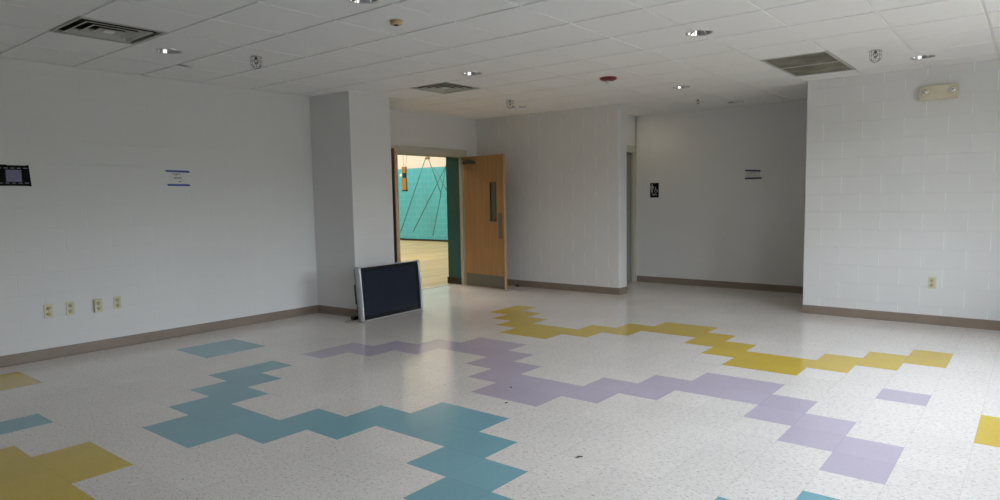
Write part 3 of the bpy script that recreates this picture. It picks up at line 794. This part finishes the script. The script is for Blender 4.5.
t = empty('taped_notice', (xB, 3.352, 1.722), 'pale notice under two dark tape strips at the back of the alcove', 'notice', rot=(0, 0, -PI / 2))
MB().quad([(-.108, -.001, -.068), (.105, -.001, -.070), (.108, -.001, .066), (-.112, -.001, .074)]).build('sheet', M_paper_grey, t)
for r_ in [(-.060, .030, .026, .006), (-.068, -.050, -.024, .006), (.012, .030, -.022, .006), (-.030, -.005, -.006, .004), (-.062, -.05, .004, .006), (.016, .026, .004, .006)]: print_line(*r_, M_ink_faint, t)
poly_t([(-.118, .075), (-.118, .052), (.112, .036), (.114, .060)]).build('tape_strip', M_tape_dark, t)
poly_t([(-.118, -.044), (-.118, -.068), (.128, -.068), (.132, -.044)]).build('tape_strip', M_tape_dark, t)

# film-strip decoration, running out of the frame at the left
t = empty('film_strip_poster', (1.85, yL, 1.716), 'black film-strip wall decoration with a lavender frame', 'wall decoration')
top = []; bot = []
nx = 24; x0, x1 = -.36, .258
for k in range(nx + 1):
    x = x0 + (x1 - x0) * k / nx
    zt = .090 + .006 * max(0, math.sin((x + .10) * 7)) * (1 if x < .1 else 0) + (.006 if k == nx else 0)
    top.append((x, zt)); bot.append((x + (.012 if k == nx else 0), -.096 - (.003 if k == nx else 0) + .002 * math.sin(x * 13)))
pts = top + bot[::-1]
MB().loft([[(x, -.0005, z) for x, z in pts], [(x, -.004, z) for x, z in pts]]).build('strip_card', M_film, t)
for xa in (.080, -.130, -.340):
    MB().box((xa, -.0055, -.058), (xa + .118, -.004, .049)).build('picture_frame', M_lav, t, bevel=.004)
for dx, z0, z1 in ((0, .061, .068), (.004, -.073, -.066)):
    for k in range(12):
        xa = .216 - .049 * k + dx
        MB().box((xa, -.0047, z0), (xa + .030, -.004, z1)).build('sprocket_hole', M_perf, t)

# ------------------------------------------------------------------ gym equipment seen through the doorway
gx = 15.2
t = empty('hanging_panel', (gx, 16.40, 1.684), 'orange-brown wooden panel hanging by wires in the gym', 'gym equipment')
MB().box((-.04, -.095, .04), (.04, .095, .44)).build('lower_board', M_orange, t, bevel=.01)
MB().box((-.04, -.085, .60), (.04, .090, .80)).build('upper_board', M_orange, t, bevel=.01)
MB().box((-.03, -.075, .43), (.03, .075, .61)).build('bracket', M_black, t, bevel=.01)
MB().box((-.045, -.10, .0), (.045, .095, .045)).build('bottom_rail', M_black, t, bevel=.006)
MB().lathe([(.045, -.02), (.055, 0), (.045, .02)], c=(0, .17, .53), axis='X', n=16).build('white_pulley', M_white, t)
MB().tube([(0, .085, .53), (0, .13, .53)], .012).build('pulley_arm', M_steel, t)
MB().tube([(0, .04, .79), (0, .05, 2.6)], .006).build('hanging_wire', M_gymcable, t)
MB().tube([(0, -.06, .79), (0, -.45, 2.6)], .006).build('hanging_wire', M_gymcable, t)
t = empty('ceiling_cleat', (gx, 15.30, 2.67), 'small orange-brown block where the gym cables meet', 'gym equipment')
MB().box((-.04, -.065, .0), (.04, .065, .09)).build('block_body', M_orange, t, bevel=.02)
MB().lathe([(.05, .09), (.05, .13)], n=14).build('cap', M_black, t)
MB().tube([(0, 0, .12), (0, 0, 3.9)], .008).build('hanging_rod', M_gymcable, t)
CB = [('A', (15.335, 2.73), (16.604, .343), .014, 'dark gym cable sloping down left from the orange-brown block'),
      ('B', (15.27, 2.73), (14.728, 1.57), .014, 'dark gym cable sloping down right from the orange-brown block'),
      ('C', (15.072, 2.423), (14.42, 1.55), .012, 'thin gym cable running off to the right behind the others'),
      ('D', (14.40, 2.66), (16.125, .353), .014, 'long gym cable crossing down to the left'),
      ('E', (14.58, 2.45), (15.253, .242), .014, 'steep gym cable crossing the others at the right')]
for k, (_, a, b_, r, lb) in enumerate(CB):
    a3 = Vector((gx - .06 + .035 * k, a[0], a[1])); b3 = Vector((gx - .06 + .035 * k, b_[0], b_[1]))
    o = MB().tube([(0, 0, 0), tuple(b3 - a3)], r, 8).build('gym_cable', M_gymcable, loc=tuple(a3), label=lb, cat='cable', group='cables hanging in the gym')

# ------------------------------------------------------------------ scraps on the floor
def scrap(x, y, L, W_, a, lb):
    ring0 = []; ring1 = []
    for k in range(9):
        u = 2 * PI * k / 9; q = 1 + .3 * math.sin(3 * u + x)
        ring0.append((L * q * math.cos(u), W_ * q * math.sin(u), 0)); ring1.append((.8 * L * q * math.cos(u), .8 * W_ * q * math.sin(u), .004))
    o = MB().loft([ring0, ring1]).build('floor_scrap', M_crumb, label=lb, cat='litter', loc=(x, y, .0)); o.rotation_euler = (0, 0, a)
scrap(3.06, 1.957, .022, .009, -.6, 'small brown scrap on the cream floor right of the teal stripe')
scrap(3.591, 2.902, .016, .008, .2, 'dark crumb at the near edge of the lilac stripe')
scrap(3.914, 3.112, .013, .008, .5, 'tiny dark crumb on the lilac stripe')
